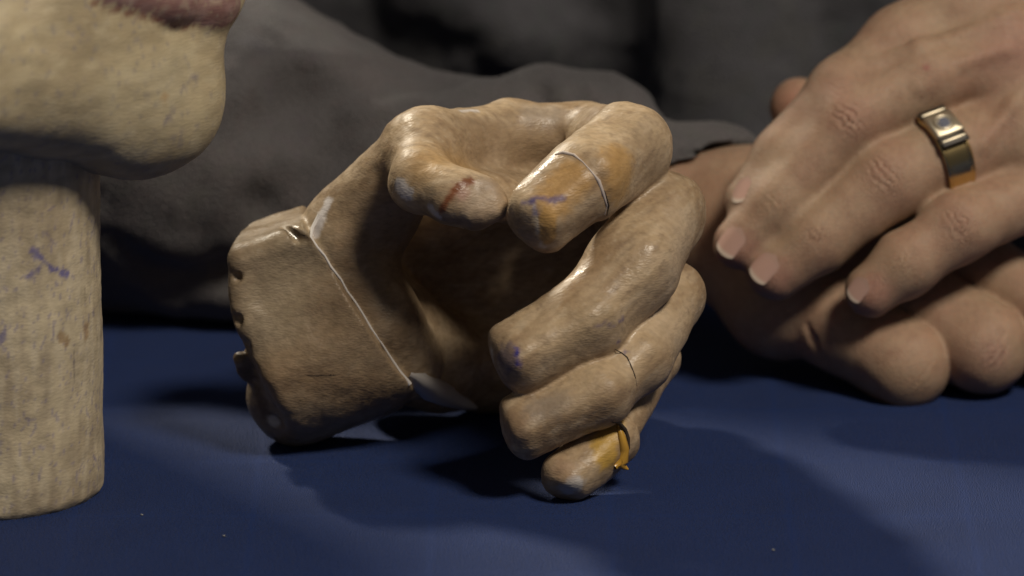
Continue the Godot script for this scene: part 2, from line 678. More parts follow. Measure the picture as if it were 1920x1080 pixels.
# ---------------------------------------------------------------- the person
func body_field() -> Field:
	var h := Field.new()
	h.cell = 0.00066 * FINE
	# the hand underneath
	h.group(0, .006)
	h.cap(Vector4(.04212, .04071, -.123, .01453), Vector4(.06375, .04003, -.11831, .01681), .006)
	h.cap(Vector4(.06375, .04003, -.11831, .01681), Vector4(.05937, .03447, -.11559, .01622), .006)
	h.cap(Vector4(.05937, .03447, -.11559, .01622), Vector4(.0735, .02002, -.10302, .01556), .006)
	h.cap(Vector4(.05937, .03447, -.11559, .01622), Vector4(.09862, .03375, -.1182, .01523), .006)
	h.cap(Vector4(.0735, .02002, -.10302, .01556), Vector4(.11873, .02891, -.114, .01448), .006)
	h.group(1, .003)
	h.chain([Vector4(.07764, .01907, -.09854, .01265), Vector4(.08878, .01613, -.09067, .01146), Vector4(.10529, .00877, -.07733, .00996), Vector4(.10112, .00434, -.0901, .00832)], .004)
	h.seg(Vector4(.08878, .01613, -.09067, .01117), Vector4(.10529, .00877, -.07733, .0101), Vector3(.3, .5, .8), .004, .7)
	h.group(2, .0014)
	h.seg(Vector4(.10639, .02114, -.09913, .01121), Vector4(.12608, .01285, -.0806, .01068), Vector3(.3, .5, .8), .004, .7)
	h.chain([Vector4(.098, .02556, -.10461, .01153), Vector4(.12608, .01285, -.0806, .01054), Vector4(.12077, .00594, -.09477, .00863)], .004)
	h.group(3, .0014)
	h.chain([Vector4(.11845, .03139, -.1105, .01083), Vector4(.14703, .0182, -.08565, .01056), Vector4(.13968, .00932, -.09855, .00864)], .004)
	h.group(4, .003)
	h.chain([Vector4(.07818, .06553, -.13433, .00786), Vector4(.09318, .05854, -.13232, .00874), Vector4(.1162, .03861, -.1224, .01162)], .004)
	# the hand on top
	h.group(5, .005)
	h.cap(Vector4(.12538, .09621, -.12487, .01211), Vector4(.17285, .10284, -.14082, .01743), .014)
	h.cap(Vector4(.13318, .08702, -.111, .01088), Vector4(.17231, .0985, -.13395, .01738), .014)
	h.cap(Vector4(.13643, .06808, -.10135, .01057), Vector4(.17204, .088, -.12813, .0159), .014)
	h.cap(Vector4(.14643, .05366, -.09722, .00943), Vector4(.17348, .07828, -.12534, .01446), .014)
	h.cap(Vector4(.17231, .09293, -.13236, .01955), Vector4(.2129, .10972, -.14981, .02187), .01)
	h.cap(Vector4(.12082, .09077, -.1198, .00949), Vector4(.14286, .05572, -.09781, .00914), .014)
	h.group(6, .007)
	h.chain([Vector4(.12538, .09621, -.12487, .01153), Vector4(.10454, .08909, -.11159, .00945), Vector4(.08811, .07921, -.10103, .00798), Vector4(.07143, .06294, -.09286, .00669), Vector4(.06225, .05225, -.08769, .00554)], .004)
	h.group(7, .004)
	h.chain([Vector4(.13312, .08718, -.11034, .01088), Vector4(.11112, .08159, -.10031, .00912), Vector4(.08944, .0725, -.09167, .00866), Vector4(.0703, .05233, -.08308, .0078), Vector4(.06037, .04191, -.07981, .00694)], .004)
	h.group(8, .003)
	h.chain([Vector4(.13643, .06753, -.1012, .01071), Vector4(.11525, .0628, -.09282, .01053), Vector4(.10014, .0575, -.08568, .00993), Vector4(.08128, .04377, -.07894, .00864), Vector4(.06981, .03506, -.07644, .00751)], .004)
	h.group(9, .003)
	h.chain([Vector4(.14643, .05366, -.09722, .00914), Vector4(.11885, .04712, -.07849, .00891), Vector4(.10458, .03815, -.07381, .00806), Vector4(.09525, .03123, -.07183, .00707)], .004)
	h.globals()
	h.noise(_noise(31, 60.0, 2), .0004)
	# knuckle creases, webs and tendons
	for v in [[Vector3(.09676, .08619, -.09953), Vector3(.10831, .08937, -.10325), Vector3(.12, .09142, -.10805), Vector3(.13472, .09565, -.11488)], [Vector3(.10842, .08169, -.09121), Vector3(.11952, .08619, -.09953), Vector3(.13112, .08896, -.10313)], [Vector3(.12461, .06773, -.08581), Vector3(.13354, .07592, -.09377), Vector3(.14252, .08554, -.10215)]]:
		var on := on_all(h, v, -.0011)
		for i in on.size() - 1:
			h._add(0, 0, on[i], on[i + 1], .0012, .0012, .003)
	h.zone_n = _noise(35, 260.0, 2)
	knuckle(h, Vector3(.08875, .07483, -.08433), Vector3(.08936, .07359, -.09029) - Vector3(.07016, .0526, -.08315), .0034, .0046, .0019, .0007)
	knuckle(h, Vector3(.09828, .06078, -.0789), Vector3(.09957, .05859, -.08599) - Vector3(.08072, .04486, -.07925), .0036, .005, .0020, .0007)
	knuckle(h, Vector3(.11772, .04982, -.07084), Vector3(.11885, .04699, -.07845) - Vector3(.10458, .03802, -.07378), .0032, .0044, .0018, .0007)
	knuckle(h, Vector3(.08662, .08045, -.09437), Vector3(.08811, .07921, -.10103) - Vector3(.07143, .06294, -.09286), .003, .0036, .0018, .00055)
	knuckle(h, Vector3(.06947, .054, -.07695), Vector3(.08936, .07359, -.09029) - Vector3(.07016, .0526, -.08315), .0018, .0034, .0016, .00055)
	knuckle(h, Vector3(.07997, .04666, -.07274), Vector3(.09957, .05859, -.08599) - Vector3(.08072, .04486, -.07925), .0019, .0036, .0016, .00055)
	knuckle(h, Vector3(.10416, .04026, -.0674), Vector3(.11885, .04699, -.07845) - Vector3(.10458, .03802, -.07378), .0018, .0034, .0016, .00035)
	knuckle(h, Vector3(.12773, .01437, -.0705), Vector3(.12608, .01285, -.0806) - Vector3(.098, .02556, -.10461), .003, .005, .0022, .00055)
	knuckle(h, Vector3(.10966, .00958, -.06773), Vector3(.10529, .00877, -.07733) - Vector3(.08878, .01613, -.09067), .003, .005, .0022, .00025)
	h.groove([Vector3(.0788, .01737, -.08541), Vector3(.08065, .01353, -.08431), Vector3(.08314, .00821, -.08419)], .0006, .0022, FRONT, .0004)
	h.lo = Vector3(.036, -.001, -.155)
	h.hi = Vector3(.195, .128, -.065)
	return h


func knuckle(h: Field, c: Vector3, along: Vector3, long: float, wide: float, step: float, depth: float) -> void:   # folds across the back of a joint
	c = h.onto(c, FRONT)
	var n := h.slope(c, h.all, .001).normalized()
	along = (along - n * along.dot(n)).normalized()
	h.zones.append([c, along, along.cross(n), long, wide, step, depth])


func skin_paint(p: Vector3, _n: Vector3, _g: int) -> Color:
	var t := tone.get_noise_3dv(p)
	var f := tone2.get_noise_3dv(p)
	var c := Color(0.376, 0.256, 0.168).lerp(Color(0.368, 0.224, 0.152), clampf(.4 + t, 0, 1))
	c = c.lerp(Color(0.4, 0.288, 0.2), clampf(f * .8, 0, .3))
	c = c.lerp(Color(0.288, 0.176, 0.12), clampf(-f * .6, 0, .28))
	return skin_marks.over(p, c)


func nail(h: Field, at: Vector3, from: Vector3, tip: Vector3, half_l: float, half_w: float, r: float) -> ArrayMesh:
	var c := h.onto(at, from)
	var n := h.slope(c, h.all, .0012).normalized()
	var t := (tip - n * tip.dot(n)).normalized()
	var u := t.cross(n)
	var st := SurfaceTool.new()
	st.begin(Mesh.PRIMITIVE_TRIANGLES)
	var nu := 14
	var nv := 16
	for side in 2:
		for i in nv + 1:
			for j in nu + 1:
				var v := -1.0 + 2.0 * i / nv
				var w := -1.0 + 2.0 * j / nu
				var width := half_w * (1.0 - .16 * pow(maxf(-v, 0), 3)) * sqrt(clampf(1.0 - pow(absf(v), 6) * (.35 if v > 0 else .85), 0, 1))
				var ang := w * width / r
				var q := c + t * (v * half_l * (1.0 - .16 * w * w)) + u * sin(ang) * r - n * (r - cos(ang) * r)
				q -= n * h.full(q) * .85
				q += n * (.00022 - .0006 * maxf(0, -v - .6) - .0003 * maxf(absf(w) - .8, 0) - (0.0 if side == 0 else .0006))
				var lun := smoothstep(.62, .86, v)
				st.set_color(Color(.50, .32, .26).lerp(Color(.60, .50, .41), lun).lerp(Color(.45, .31, .25), smoothstep(-.45, -.8, v) * .7))
				st.set_normal((n * cos(ang) + u * sin(ang)) * (1 if side == 0 else -1))
				st.add_vertex(q)
	var row := nu + 1
	var top := row * (nv + 1)
	for i in nv:
		for j in nu:
			var p := i * row + j
			for ix in [p, p + row, p + 1, p + 1, p + row, p + row + 1]:
				st.add_index(ix)
			for ix in [p, p + 1, p + row, p + 1, p + row + 1, p + row]:
				st.add_index(ix + top)
	return st.commit()


func jacket_field() -> Field:
	var h := Field.new()
	h.cell = .0032 * FINE
	h.group(0, .006)                                      # sleeve on the table
	h.cap(Vector4(-.18168, .05647, -.18791, .04504), Vector4(-.09062, .04797, -.16581, .0416), .02)
	h.cap(Vector4(-.09062, .04797, -.16581, .0416), Vector4(-.00881, .03856, -.14204, .02878), .02)
	h.cap(Vector4(-.00881, .03856, -.14204, .02878), Vector4(.02919, .03928, -.13102, .02189), .012)
	h.cap(Vector4(.01174, .05725, -.146, .01643), Vector4(.02342, .05545, -.14127, .0183), .008)
	h.cap(Vector4(-.10845, .02398, -.15893, .0208), Vector4(-.0383, .02157, -.14279, .01915), .012)
	h.cap(Vector4(-.262, .06, -.2, .046), Vector4(-.18168, .05647, -.18791, .04504), .02)
	h.cap(Vector4(-.262, .05, -.2, .046), Vector4(-.268, .30, -.235, .05), .02)
	h.group(1, .003)                                      # cuff
	h.cap(Vector4(.02914, .04419, -.12961, .01821), Vector4(.0552, .04629, -.1246, .01627), .006)
	h.group(2, .01)                                       # front of the body
	h.cap(Vector4(-.10639, .05065, -.32247, .0806), Vector4(.21524, .05221, -.31589, .08995), .02)
	h.cap(Vector4(.05686, .10085, -.24417, .02305), Vector4(.06762, -.00256, -.21452, .02613), .02)
	h.cap(Vector4(.11465, .09765, -.2587, .04028), Vector4(.1224, -.00661, -.22881, .04028), .02)
	h.cap(Vector4(-.02152, .08017, -.23824, .0169), Vector4(0, .06244, -.23316, .01076), .02)
	h.cap(Vector4(-.117, .03, -.287, .032), Vector4(-.117, .185, -.287, .030), .02)
	h.cap(Vector4(-.075, .03, -.29, .045), Vector4(-.075, .196, -.29, .045), .02)
	h.cap(Vector4(-.02, .03, -.295, .055), Vector4(-.02, .23, -.295, .055), .02)
	h.cap(Vector4(.06, .03, -.295, .055), Vector4(.06, .24, -.295, .055), .02)
	h.cap(Vector4(.14, .03, -.295, .055), Vector4(.14, .24, -.295, .055), .02)
	h.cap(Vector4(.20348, .09978, -.15398, .02781), Vector4(.24288, .12935, -.18353, .03554), .02)
	h.globals()
	h.cut(Vector3(0, .001, 0), Vector3(0, -1, 0), .002)
	h.noise(_noise(41, 16.0, 2), .003)
	h.noise(_noise(42, 60.0, 2), .0012)
	# hollow of the cuff, folds of the sleeve
	h.cap(Vector4(.04212, .04071, -.123, .01714), Vector4(.07523, .04109, -.11609, .0162), .002, Vector3.ZERO, 1.0, 1)
	for f in [[Vector3(.00728, .06973, -.13553), Vector3(.01017, .06235, -.1292), Vector3(.01305, .05327, -.12379)], [Vector3(.01674, .07253, -.13634), Vector3(.01961, .06514, -.13001), Vector3(.02103, .05327, -.12379)], [Vector3(.02475, .07253, -.13634), Vector3(.02832, .06514, -.13001), Vector3(.02973, .05327, -.12379)], [Vector3(-.00292, .06453, -.13826), Vector3(.00364, .05994, -.13273), Vector3(.00726, .04978, -.1256)]]:
		h.groove(f, .0022, .006, FRONT, .0008)
	h.groove([Vector3(-.07553, .05816, -.128), Vector3(-.0581, .06794, -.13081), Vector3(-.03785, .07393, -.13674), Vector3(-.01456, .07393, -.13674)], .003, .012, FRONT, .0005)
	h.groove([Vector3(-.06391, .03861, -.1224), Vector3(-.04358, .05816, -.128), Vector3(-.02038, .06553, -.13433)], .0035, .014, FRONT, .0005)
	h.groove([Vector3(-.10687, .0252, -.13259), Vector3(-.09076, .01535, -.12977), Vector3(-.07612, .01816, -.13058), Vector3(-.05833, .02562, -.12569)], .004, .01, FRONT, .0005)
	h.lo = Vector3(-.315, -.004, -.345)
	h.hi = Vector3(.235, .3, -.085)
	return h


func jacket_paint(p: Vector3, _n: Vector3, g: int) -> Color:
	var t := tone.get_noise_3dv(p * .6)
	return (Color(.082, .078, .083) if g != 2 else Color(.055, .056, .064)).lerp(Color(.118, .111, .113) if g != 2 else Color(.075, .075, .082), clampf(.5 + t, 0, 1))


func build_person(h: Field, j: Field) -> void:
	var o := thing("person", "person in dark grey jacket, seated with one hand folded over the other on blue cloth", "person", Vector3(.07844, .01069, -.11439) * Vector3(1, 0, 1))
	var pores := soft_tex(.08, 51, 4, 512)
	var skin := mat_base(.028, soft_tex(.02, 52, 4, 512, [.93, 1.04]), .62, soft_tex(.03, 53, 3, 512, [.7, 1.0]), pores, .026)
	skin.metallic_specular = .38
	skin.subsurf_scatter_enabled = true
	skin.subsurf_scatter_strength = .12
	var body := part("body", h.mesh(-1), skin, o)
	body.set_meta("label", "bare folded hands with short nails")
	var nm := StandardMaterial3D.new()
	nm.vertex_color_use_as_albedo = true
	nm.roughness = .16
	for k in [[Vector3(.06151, .05567, -.08375), Vector3(-.4, .4, .8), Vector3(.06099, .05177, -.08404) - Vector3(.0683, .0602, -.09207), 28., 18., 38.], [Vector3(.05804, .04422, -.07415), Vector3(-.3, .3, .9), Vector3(.06009, .04205, -.07985) - Vector3(.07016, .0526, -.08315), 30., 23., 42.], [Vector3(.06657, .03826, -.07033), Vector3(-.3, .3, .9), Vector3(.06925, .03533, -.07652) - Vector3(.08072, .04486, -.07925), 30., 24., 45.], [Vector3(.09093, .03363, -.0655), Vector3(-.3, .3, .9), Vector3(.09525, .03109, -.07179) - Vector3(.10458, .03802, -.07378), 24., 20., 42.]]:
		part("fingernail", nail(h, k[0], k[1], k[2], k[3] * .00014 * 1.05, k[4] * .00014 * 1.05, k[5] * .00014 * 1.05), nm, o)
	var cloth := mat_base(.05, soft_tex(.12, 61, 3, 512, [.7, 1.22]), .95, null, soft_tex(.09, 62, 3, 512), .05)
	cloth.rim_enabled = true
	cloth.rim = .25
	cloth.metallic_specular = .2
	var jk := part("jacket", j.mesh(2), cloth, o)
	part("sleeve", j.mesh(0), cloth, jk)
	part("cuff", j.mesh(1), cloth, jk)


func build_ring() -> void:
	var c := Vector3(.11409, .06249, -.09231)
	var axis := (Vector3(.13286, .06726, -.10112) - Vector3(.09957, .05859, -.08599)).normalized()
	var up := Vector3(-.30, .72, .62)
	up = (up - axis * up.dot(axis)).normalized()
	var side := axis.cross(up).normalized()
	var o := thing("finger_ring", "wide gold ring with a square plate and one small clear stone on ring finger", "ring", c)
	var gold := plain(Color(.62, .47, .22), .22, 1.0)
	var white := plain(Color(.62, .55, .41), .46, 1.0)
	var R := .01134
	var H := .00419
	var st := SurfaceTool.new()
	st.begin(Mesh.PRIMITIVE_TRIANGLES)
	var prof := [[-1.0, 0.0], [-1.0, .75], [-.9, 1.0], [-.78, 1.0], [-.7, .72], [.7, .72], [.78, 1.0], [.9, 1.0], [1.0, .75], [1.0, 0.0]]
	var n := 96
	var m := prof.size()
	for i in n + 1:
		var ang := TAU * i / n
		var d := up * cos(ang) + side * sin(ang)
		var wide := lerpf(.8, 1.0, smoothstep(-.9, .7, cos(ang)))
		var thick: float = .00121
		for q in prof:
			st.set_smooth_group(-1)
			st.add_vertex(axis * (q[0] * H * wide) + d * (R + thick * q[1]))
	for i in n:
		for k in m - 1:
			var p := i * m + k
			for ix in [p, p + 1, p + m, p + 1, p + m + 1, p + m]:
				st.add_index(ix)
	st.deindex()
	st.generate_normals()
	var band := MeshInstance3D.new()
	band.name = "band"
	band.mesh = st.commit()
	band.material_override = gold
	o.add_child(band, true)
	var bs := Basis(axis, up, side)
	var plate := slab(Vector3(H * 2.0, .00162, .0081), .0004)
	var items := [["groove", slab(Vector3(H * 1.96, .00081, .01404), .00027), Vector3(0, R + .00068, .00054), plain(Color(.03, .025, .02), .5, .3)], ["plate", plate, Vector3(0, R + .00135, .00054), white], ["shoulder_bar", slab(Vector3(H * 1.9, .00121, .00121), .0004), Vector3(0, R + .00094, .00594), white], ["shoulder_bar", slab(Vector3(H * 1.9, .00121, .00121), .0004), Vector3(0, R + .00094, -.00486), white]]
	var tor := TorusMesh.new()
	tor.inner_radius = .00202
	tor.outer_radius = .00297
	tor.rings = 40
	tor.ring_segments = 12
	items.append(["bezel", tor, Vector3(0, R + .00216, .00054), white])
	var gem := CylinderMesh.new()
	gem.top_radius = .00135
	gem.bottom_radius = .00216
	gem.height = .00094
	gem.radial_segments = 8
	gem.rings = 1
	var glass := plain(Color(.75, .78, .9), .03, .85)
	items.append(["stone", gem, Vector3(0, R + .00243, .00054), glass])
	for q in items:
		var x := MeshInstance3D.new()
		x.name = q[0]
		x.mesh = q[1]
		x.material_override = q[3]
		x.transform = Transform3D(bs, bs * q[2])
		o.add_child(x, true)


func slab(size: Vector3, r: float) -> ArrayMesh:               # a box with bevelled edges
	var st := SurfaceTool.new()
	st.begin(Mesh.PRIMITIVE_TRIANGLES)
	var h := size * .5
	var sg := 0
	var rings := []
	for lv in [[-1.0, 1.0, 0.0], [-1.0, 0.0, 1.0], [1.0, 0.0, 1.0], [1.0, 1.0, 0.0]]:
		var y: float = lv[0] * (h.y - r * lv[2])
		var e: float = r * lv[1]
		var x := h.x - e
		var z := h.z - e
		var cc := r
		rings.append([Vector3(-x + cc, y, -z), Vector3(x - cc, y, -z), Vector3(x, y, -z + cc), Vector3(x, y, z - cc), Vector3(x - cc, y, z), Vector3(-x + cc, y, z), Vector3(-x, y, z - cc), Vector3(-x, y, -z + cc)])
	for i in 3:
		for j in 8:
			var k := (j + 1) % 8
			for v in [rings[i][j], rings[i + 1][j], rings[i][k], rings[i][k], rings[i + 1][j], rings[i + 1][k]]:
				st.add_vertex(v)
	for i in [0, 3]:
		for j in range(1, 7):
			for v in ([rings[i][0], rings[i][j], rings[i][j + 1]] if i == 0 else [rings[i][0], rings[i][j + 1], rings[i][j]]):
				st.add_vertex(v)
	st.set_smooth_group(sg)
	st.generate_normals()
	return st.commit()


# ---------------------------------------------------------------- the carved head
func head_field() -> Field:
	var h := Field.new()
	h.cell = .0014 * FINE
	h.group(0, .004)
	h.cap(Vector4(-.11955, .17072, -.0072, .04384), Vector4(-.11955, .17072, -.0072, .04384), .02)
	h.cap(Vector4(-.1213, .12733, -.00037, .03732), Vector4(-.1214, .12317, -.00059, .03669), .02)
	h.cap(Vector4(-.08627, .10002, -.00069, .01045), Vector4(-.09597, .10016, .00741, .01013), .012)
	h.cap(Vector4(-.09597, .10016, .00741, .01013), Vector4(-.13247, .1135, .04572, .00987), .014)
	h.cap(Vector4(-.08678, .10295, -.00111, .01205), Vector4(-.09664, .10683, .0055, .01386), .012)
	h.cap(Vector4(-.09504, .09681, .00135, .01178), Vector4(-.13898, .10937, -.03174, .01908), .014)
	h.cap(Vector4(-.13596, .12605, -.00001, .03332), Vector4(-.15329, .12477, .00036, .03199), .02)
	h.cap(Vector4(-.08426, .11836, -.00342, .01097), Vector4(-.08426, .11836, -.00342, .01097), .01)
	h.cap(Vector4(-.09664, .11323, .00367, .01493), Vector4(-.13305, .12387, .03573, .01644), .012)
	h.cap(Vector4(-.07544, .14339, -.00779, .01068), Vector4(-.07477, .1344, -.00521, .00935), .014)
	h.cap(Vector4(-.07531, .16961, -.0125, .00533), Vector4(-.06531, .15167, -.00735, .00666), .012)
	h.group(1, .0022)
	h.chain([Vector4(-.07556, .12571, -.00834, .00723), Vector4(-.07646, .12809, .00053, .00693), Vector4(-.08587, .1316, .01301, .00621), Vector4(-.10067, .13635, .0285, .00392)], .004)
	h.globals()
	h.noise(_noise(71, 30.0, 2), .0012)
	h.noise(_noise(72, 170.0, 2), .00012)
	h.lo = Vector3(-.212, .068, -.075)
	h.hi = Vector3(-.052, .232, .115)
	return h


func head_paint(p: Vector3, _n: Vector3, g: int) -> Color:
	var t := tone.get_noise_3dv(p)
	var f := tone2.get_noise_3dv(p * Vector3(.4, 1.5, .8))
	var c := Color(0.497, 0.414, 0.255).lerp(Color(0.373, 0.297, 0.179), clampf(.4 + t, 0, 1))
	c = c.lerp(Color(0.607, 0.531, 0.359), clampf(f * .8, 0, .4))
	c = c.lerp(Color(0.276, 0.228, 0.152), clampf(-f * .8 - .1, 0, .35))
	var s := speck.get_noise_3dv(p * Vector3(.25, 1.0, .7))
	c = c.lerp(Color(0.179, 0.166, 0.207), clampf((s - .4) * 3.0, 0, .35))
	if g == 1:
		c = Color(.22, .115, .10).lerp(Color(.32, .205, .18), clampf(f * 1.5 + .2, 0, 1)).lerp(c, clampf(s - .1, 0, .6))
	return head_marks.over(p, c)


func post() -> ArrayMesh:
	var st := SurfaceTool.new()
	st.begin(Mesh.PRIMITIVE_TRIANGLES)
	var base := Vector3(-.13346, -.00001, .00047)
	var R := .02957
	var n := 300
	var m := 170
	var big := _noise(81, 30.0, 2)
	var small := _noise(82, 260.0, 3)
	for i in m + 1:
		var y := .1 * i / m
		for j in n + 1:
			var ang := TAU * j / n
			var d := Vector3(cos(ang), 0, sin(ang))
			var q := Vector3(base.x, 0, base.z) + d * R
			q.y = y
			var r := R + .0005 * big.get_noise_3dv(q) + .00022 * small.get_noise_3dv(q * Vector3(1, .6, 1))
			r -= .0011 * pow(clampf(1.0 - y / (.0022 + .0016 * big.get_noise_3dv(q * 3.0)), 0, 1), 2)
			q = Vector3(base.x, y, base.z) + d * r
			st.set_color(post_paint(q))
			st.set_smooth_group(0)
			st.add_vertex(q)
	for i in m:
		for j in n:
			var p := i * (n + 1) + j
			for ix in [p, p + n + 1, p + 1, p + 1, p + n + 1, p + n + 2]:
				st.add_index(ix)
	st.generate_normals()
	return st.commit()


func post_paint(p: Vector3) -> Color:
	var t := tone.get_noise_3dv(p)
	var f := tone2.get_noise_3dv(p * Vector3(1.4, .3, 1.4))
	var c := Color(0.552, 0.469, 0.317).lerp(Color(0.4, 0.324, 0.214), clampf(.3 + t * .9, 0, 1))
	c = c.lerp(Color(0.635, 0.552, 0.4), clampf(f * 1.2, 0, .5))
	c = c.lerp(Color(0.276, 0.221, 0.166), clampf(-f * .9 - .1, 0, .45))
	var s := speck.get_noise_3dv(p * Vector3(.8, .35, .8))
	c = c.lerp(Color(0.166, 0.152, 0.276), clampf((s - .36) * 3.0, 0, .45))
	return head_marks.over(p, c)


func build_head(h: Field) -> void:
	var o := thing("carved_bust", "carved wooden head with red painted lip standing on a round pale neck post", "wooden head", Vector3(-.13346, -.00001, .00047) * Vector3(1, 0, 1))
	var m := mat_base(.05, soft_tex(.014, 91, 4, 512, [.9, 1.05]), .7, soft_tex(.02, 92, 3, 512, [.75, 1.0]), soft_tex(.07, 93, 5, 512), .008)
	m.uv1_scale = Vector3(12, 34, 12)
	part("head", h.mesh(0), m, o)
	part("lower_lip", h.mesh(1), m, o)
	var m2: StandardMaterial3D = m.duplicate()
	m2.uv1_scale = Vector3(16, 30, 16)
	part("neck_post", post(), m2, o)


# ---------------------------------------------------------------- the cloth
func cloth_sheet() -> ArrayMesh:
	var st := SurfaceTool.new()
	st.begin(Mesh.PRIMITIVE_TRIANGLES)
	var n := 90
	for i in n + 1:
		for j in n + 1:
			var x := lerpf(-.75, .75, float(j) / n)
			var z := lerpf(-.5, .75, float(i) / n)
			st.set_smooth_group(0)
			var nap := 1.0 + .22 * tone.get_noise_2d(x * .9, z * 1.6)
			st.set_color(Color(nap, nap, nap))
			st.add_vertex(Vector3(x, 0, z))
	for i in n:
		for j in n:
			var p := i * (n + 1) + j
			for ix in [p, p + 1, p + n + 1, p + 1, p + n + 2, p + n + 1]:
				st.add_index(ix)
	# the hanging front edge and the underside give it thickness
	st.generate_normals()
	return st.commit()


func build_cloth() -> void:
	var m := mat_base(.045, soft_tex(.16, 101, 3, 512, [.35, 1.6]), .66, null, soft_tex(.16, 102, 3, 512), .06)
	m.albedo_color = Color(.0105, .031, .132).linear_to_srgb()
	m.rim_enabled = true
	m.rim = .12
	m.rim_tint = .3
	m.metallic_specular = .28
	var o := MeshInstance3D.new()
	o.name = "tablecloth"
	o.mesh = cloth_sheet()
	o.material_override = m
	o.set_meta("label", "dark blue suede cloth spread flat over the table top")
	o.set_meta("category", "tablecloth")
	add_child(o, true)


func area(called: String, at: Vector3, to: Vector3, size: float, energy: float, col: Color) -> void:
	var l := AreaLight3D.new()
	l.name = called
	l.area_size = Vector2(size, size)
	l.area_normalize_energy = true
	l.light_energy = energy
	l.light_color = col
	l.shadow_enabled = true
	l.transform = Transform3D(Basis(), at).looking_at(to)
	add_child(l)


func _ready() -> void:
	var cam := Camera3D.new()
	cam.name = "camera"
	cam.fov = 5.2175
	cam.position = Vector3(0, .49358, 1.53802)
	cam.rotation_degrees = Vector3(-16, 0, 0)
	cam.near = .1
	cam.far = 30.0
	var lens := CameraAttributesPhysical.new()
	lens.frustum_focal_length = 200.0
	lens.frustum_focus_distance = 1.605
	lens.exposure_aperture = 9.0
	cam.attributes = lens
	add_child(cam)
	cam.fov = 5.2175
	var env := Environment.new()
	env.background_mode = Environment.BG_COLOR
	env.background_color = Color(.25, .249, .26)
	env.tonemap_mode = Environment.TONE_MAPPER_LINEAR
	env.tonemap_exposure = 1.0
	env.sdfgi_enabled = true
	env.ssao_enabled = true
	env.ssil_enabled = true
	var we := WorldEnvironment.new()
	we.name = "environment"
	we.environment = env
	add_child(we)
	var to := Vector3(0, .04, -.03)
	area("back_lamp", to + Vector3(-.4435, .633, -.634) * 2.6, to, .22, 7.2, Color(1, .96, .88))
	area("front_lamp", to + Vector3(.379, .788, .485) * 2.4, to, .45, 4.6, Color(1, .95, .88))

	build_cloth()
	var hand := hand_field()
	var body := body_field()
	var jacket := jacket_field()
	var head := head_field()
	mark_hand(hand)
	mark_skin(body)
	mark_head(head)
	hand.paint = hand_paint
	body.paint = skin_paint
	jacket.paint = jacket_paint
	head.paint = head_paint
	var ids := []
	for f in [hand, body, head, jacket]:
		ids.append(WorkerThreadPool.add_task(f.build))
	for i in ids:
		WorkerThreadPool.wait_for_task_completion(i)
	build_head(head)
	build_hand(hand)
	seams(hand)
	build_person(body, jacket)
	build_ring()
	build_lint()


func build_lint() -> void:
	var m := plain(Color(.36, .36, .34), .9)
	for k in [[Vector3(-.09314, .00008, .02488), "tiny white lint speck on the blue cloth before the neck post"], [Vector3(-.07173, -.00013, .04179), "tiny white lint speck on the blue cloth between neck post and wooden fingers"], [Vector3(.06464, .00021, .05293), "tiny white lint speck on the blue cloth right of the wooden little finger"]]:
		var at: Vector3 = k[0]
		at.y = .0003
		var d := Vector3(.0004, .0001, .0003)
		var o := MeshInstance3D.new()
		o.name = "lint_speck"
		o.mesh = tube([at - d, at - d * .3 + Vector3(0, .00012, 0), at + d * .4, at + d], [.00004, .0002, .00022, .00005], 7)
		o.material_override = m
		o.set_meta("label", k[1])
		o.set_meta("category", "lint")
		o.set_meta("group", "lint specks on the cloth")
		add_child(o, true)



func mark(m: Marks, h: Field, ps: Array, r: float, soft: float, col: Color, strength := 1.0, ragged := 0.0) -> void:
	var on := []
	for q in ps:
		on.append(h.onto(q, FRONT) if h else on_post(q))
	m.add(on, r * .00014, soft * .00014, col, strength, ragged * .00014)


func on_post(q: Vector3) -> Vector3:
	var base := Vector3(-.13346, -.00001, .00047)
	var at := q + FRONT * .08
	for i in 400:
		if Vector2(at.x - base.x, at.z - base.z).length() < .02957:
			break
		at -= FRONT * .0004
	return at


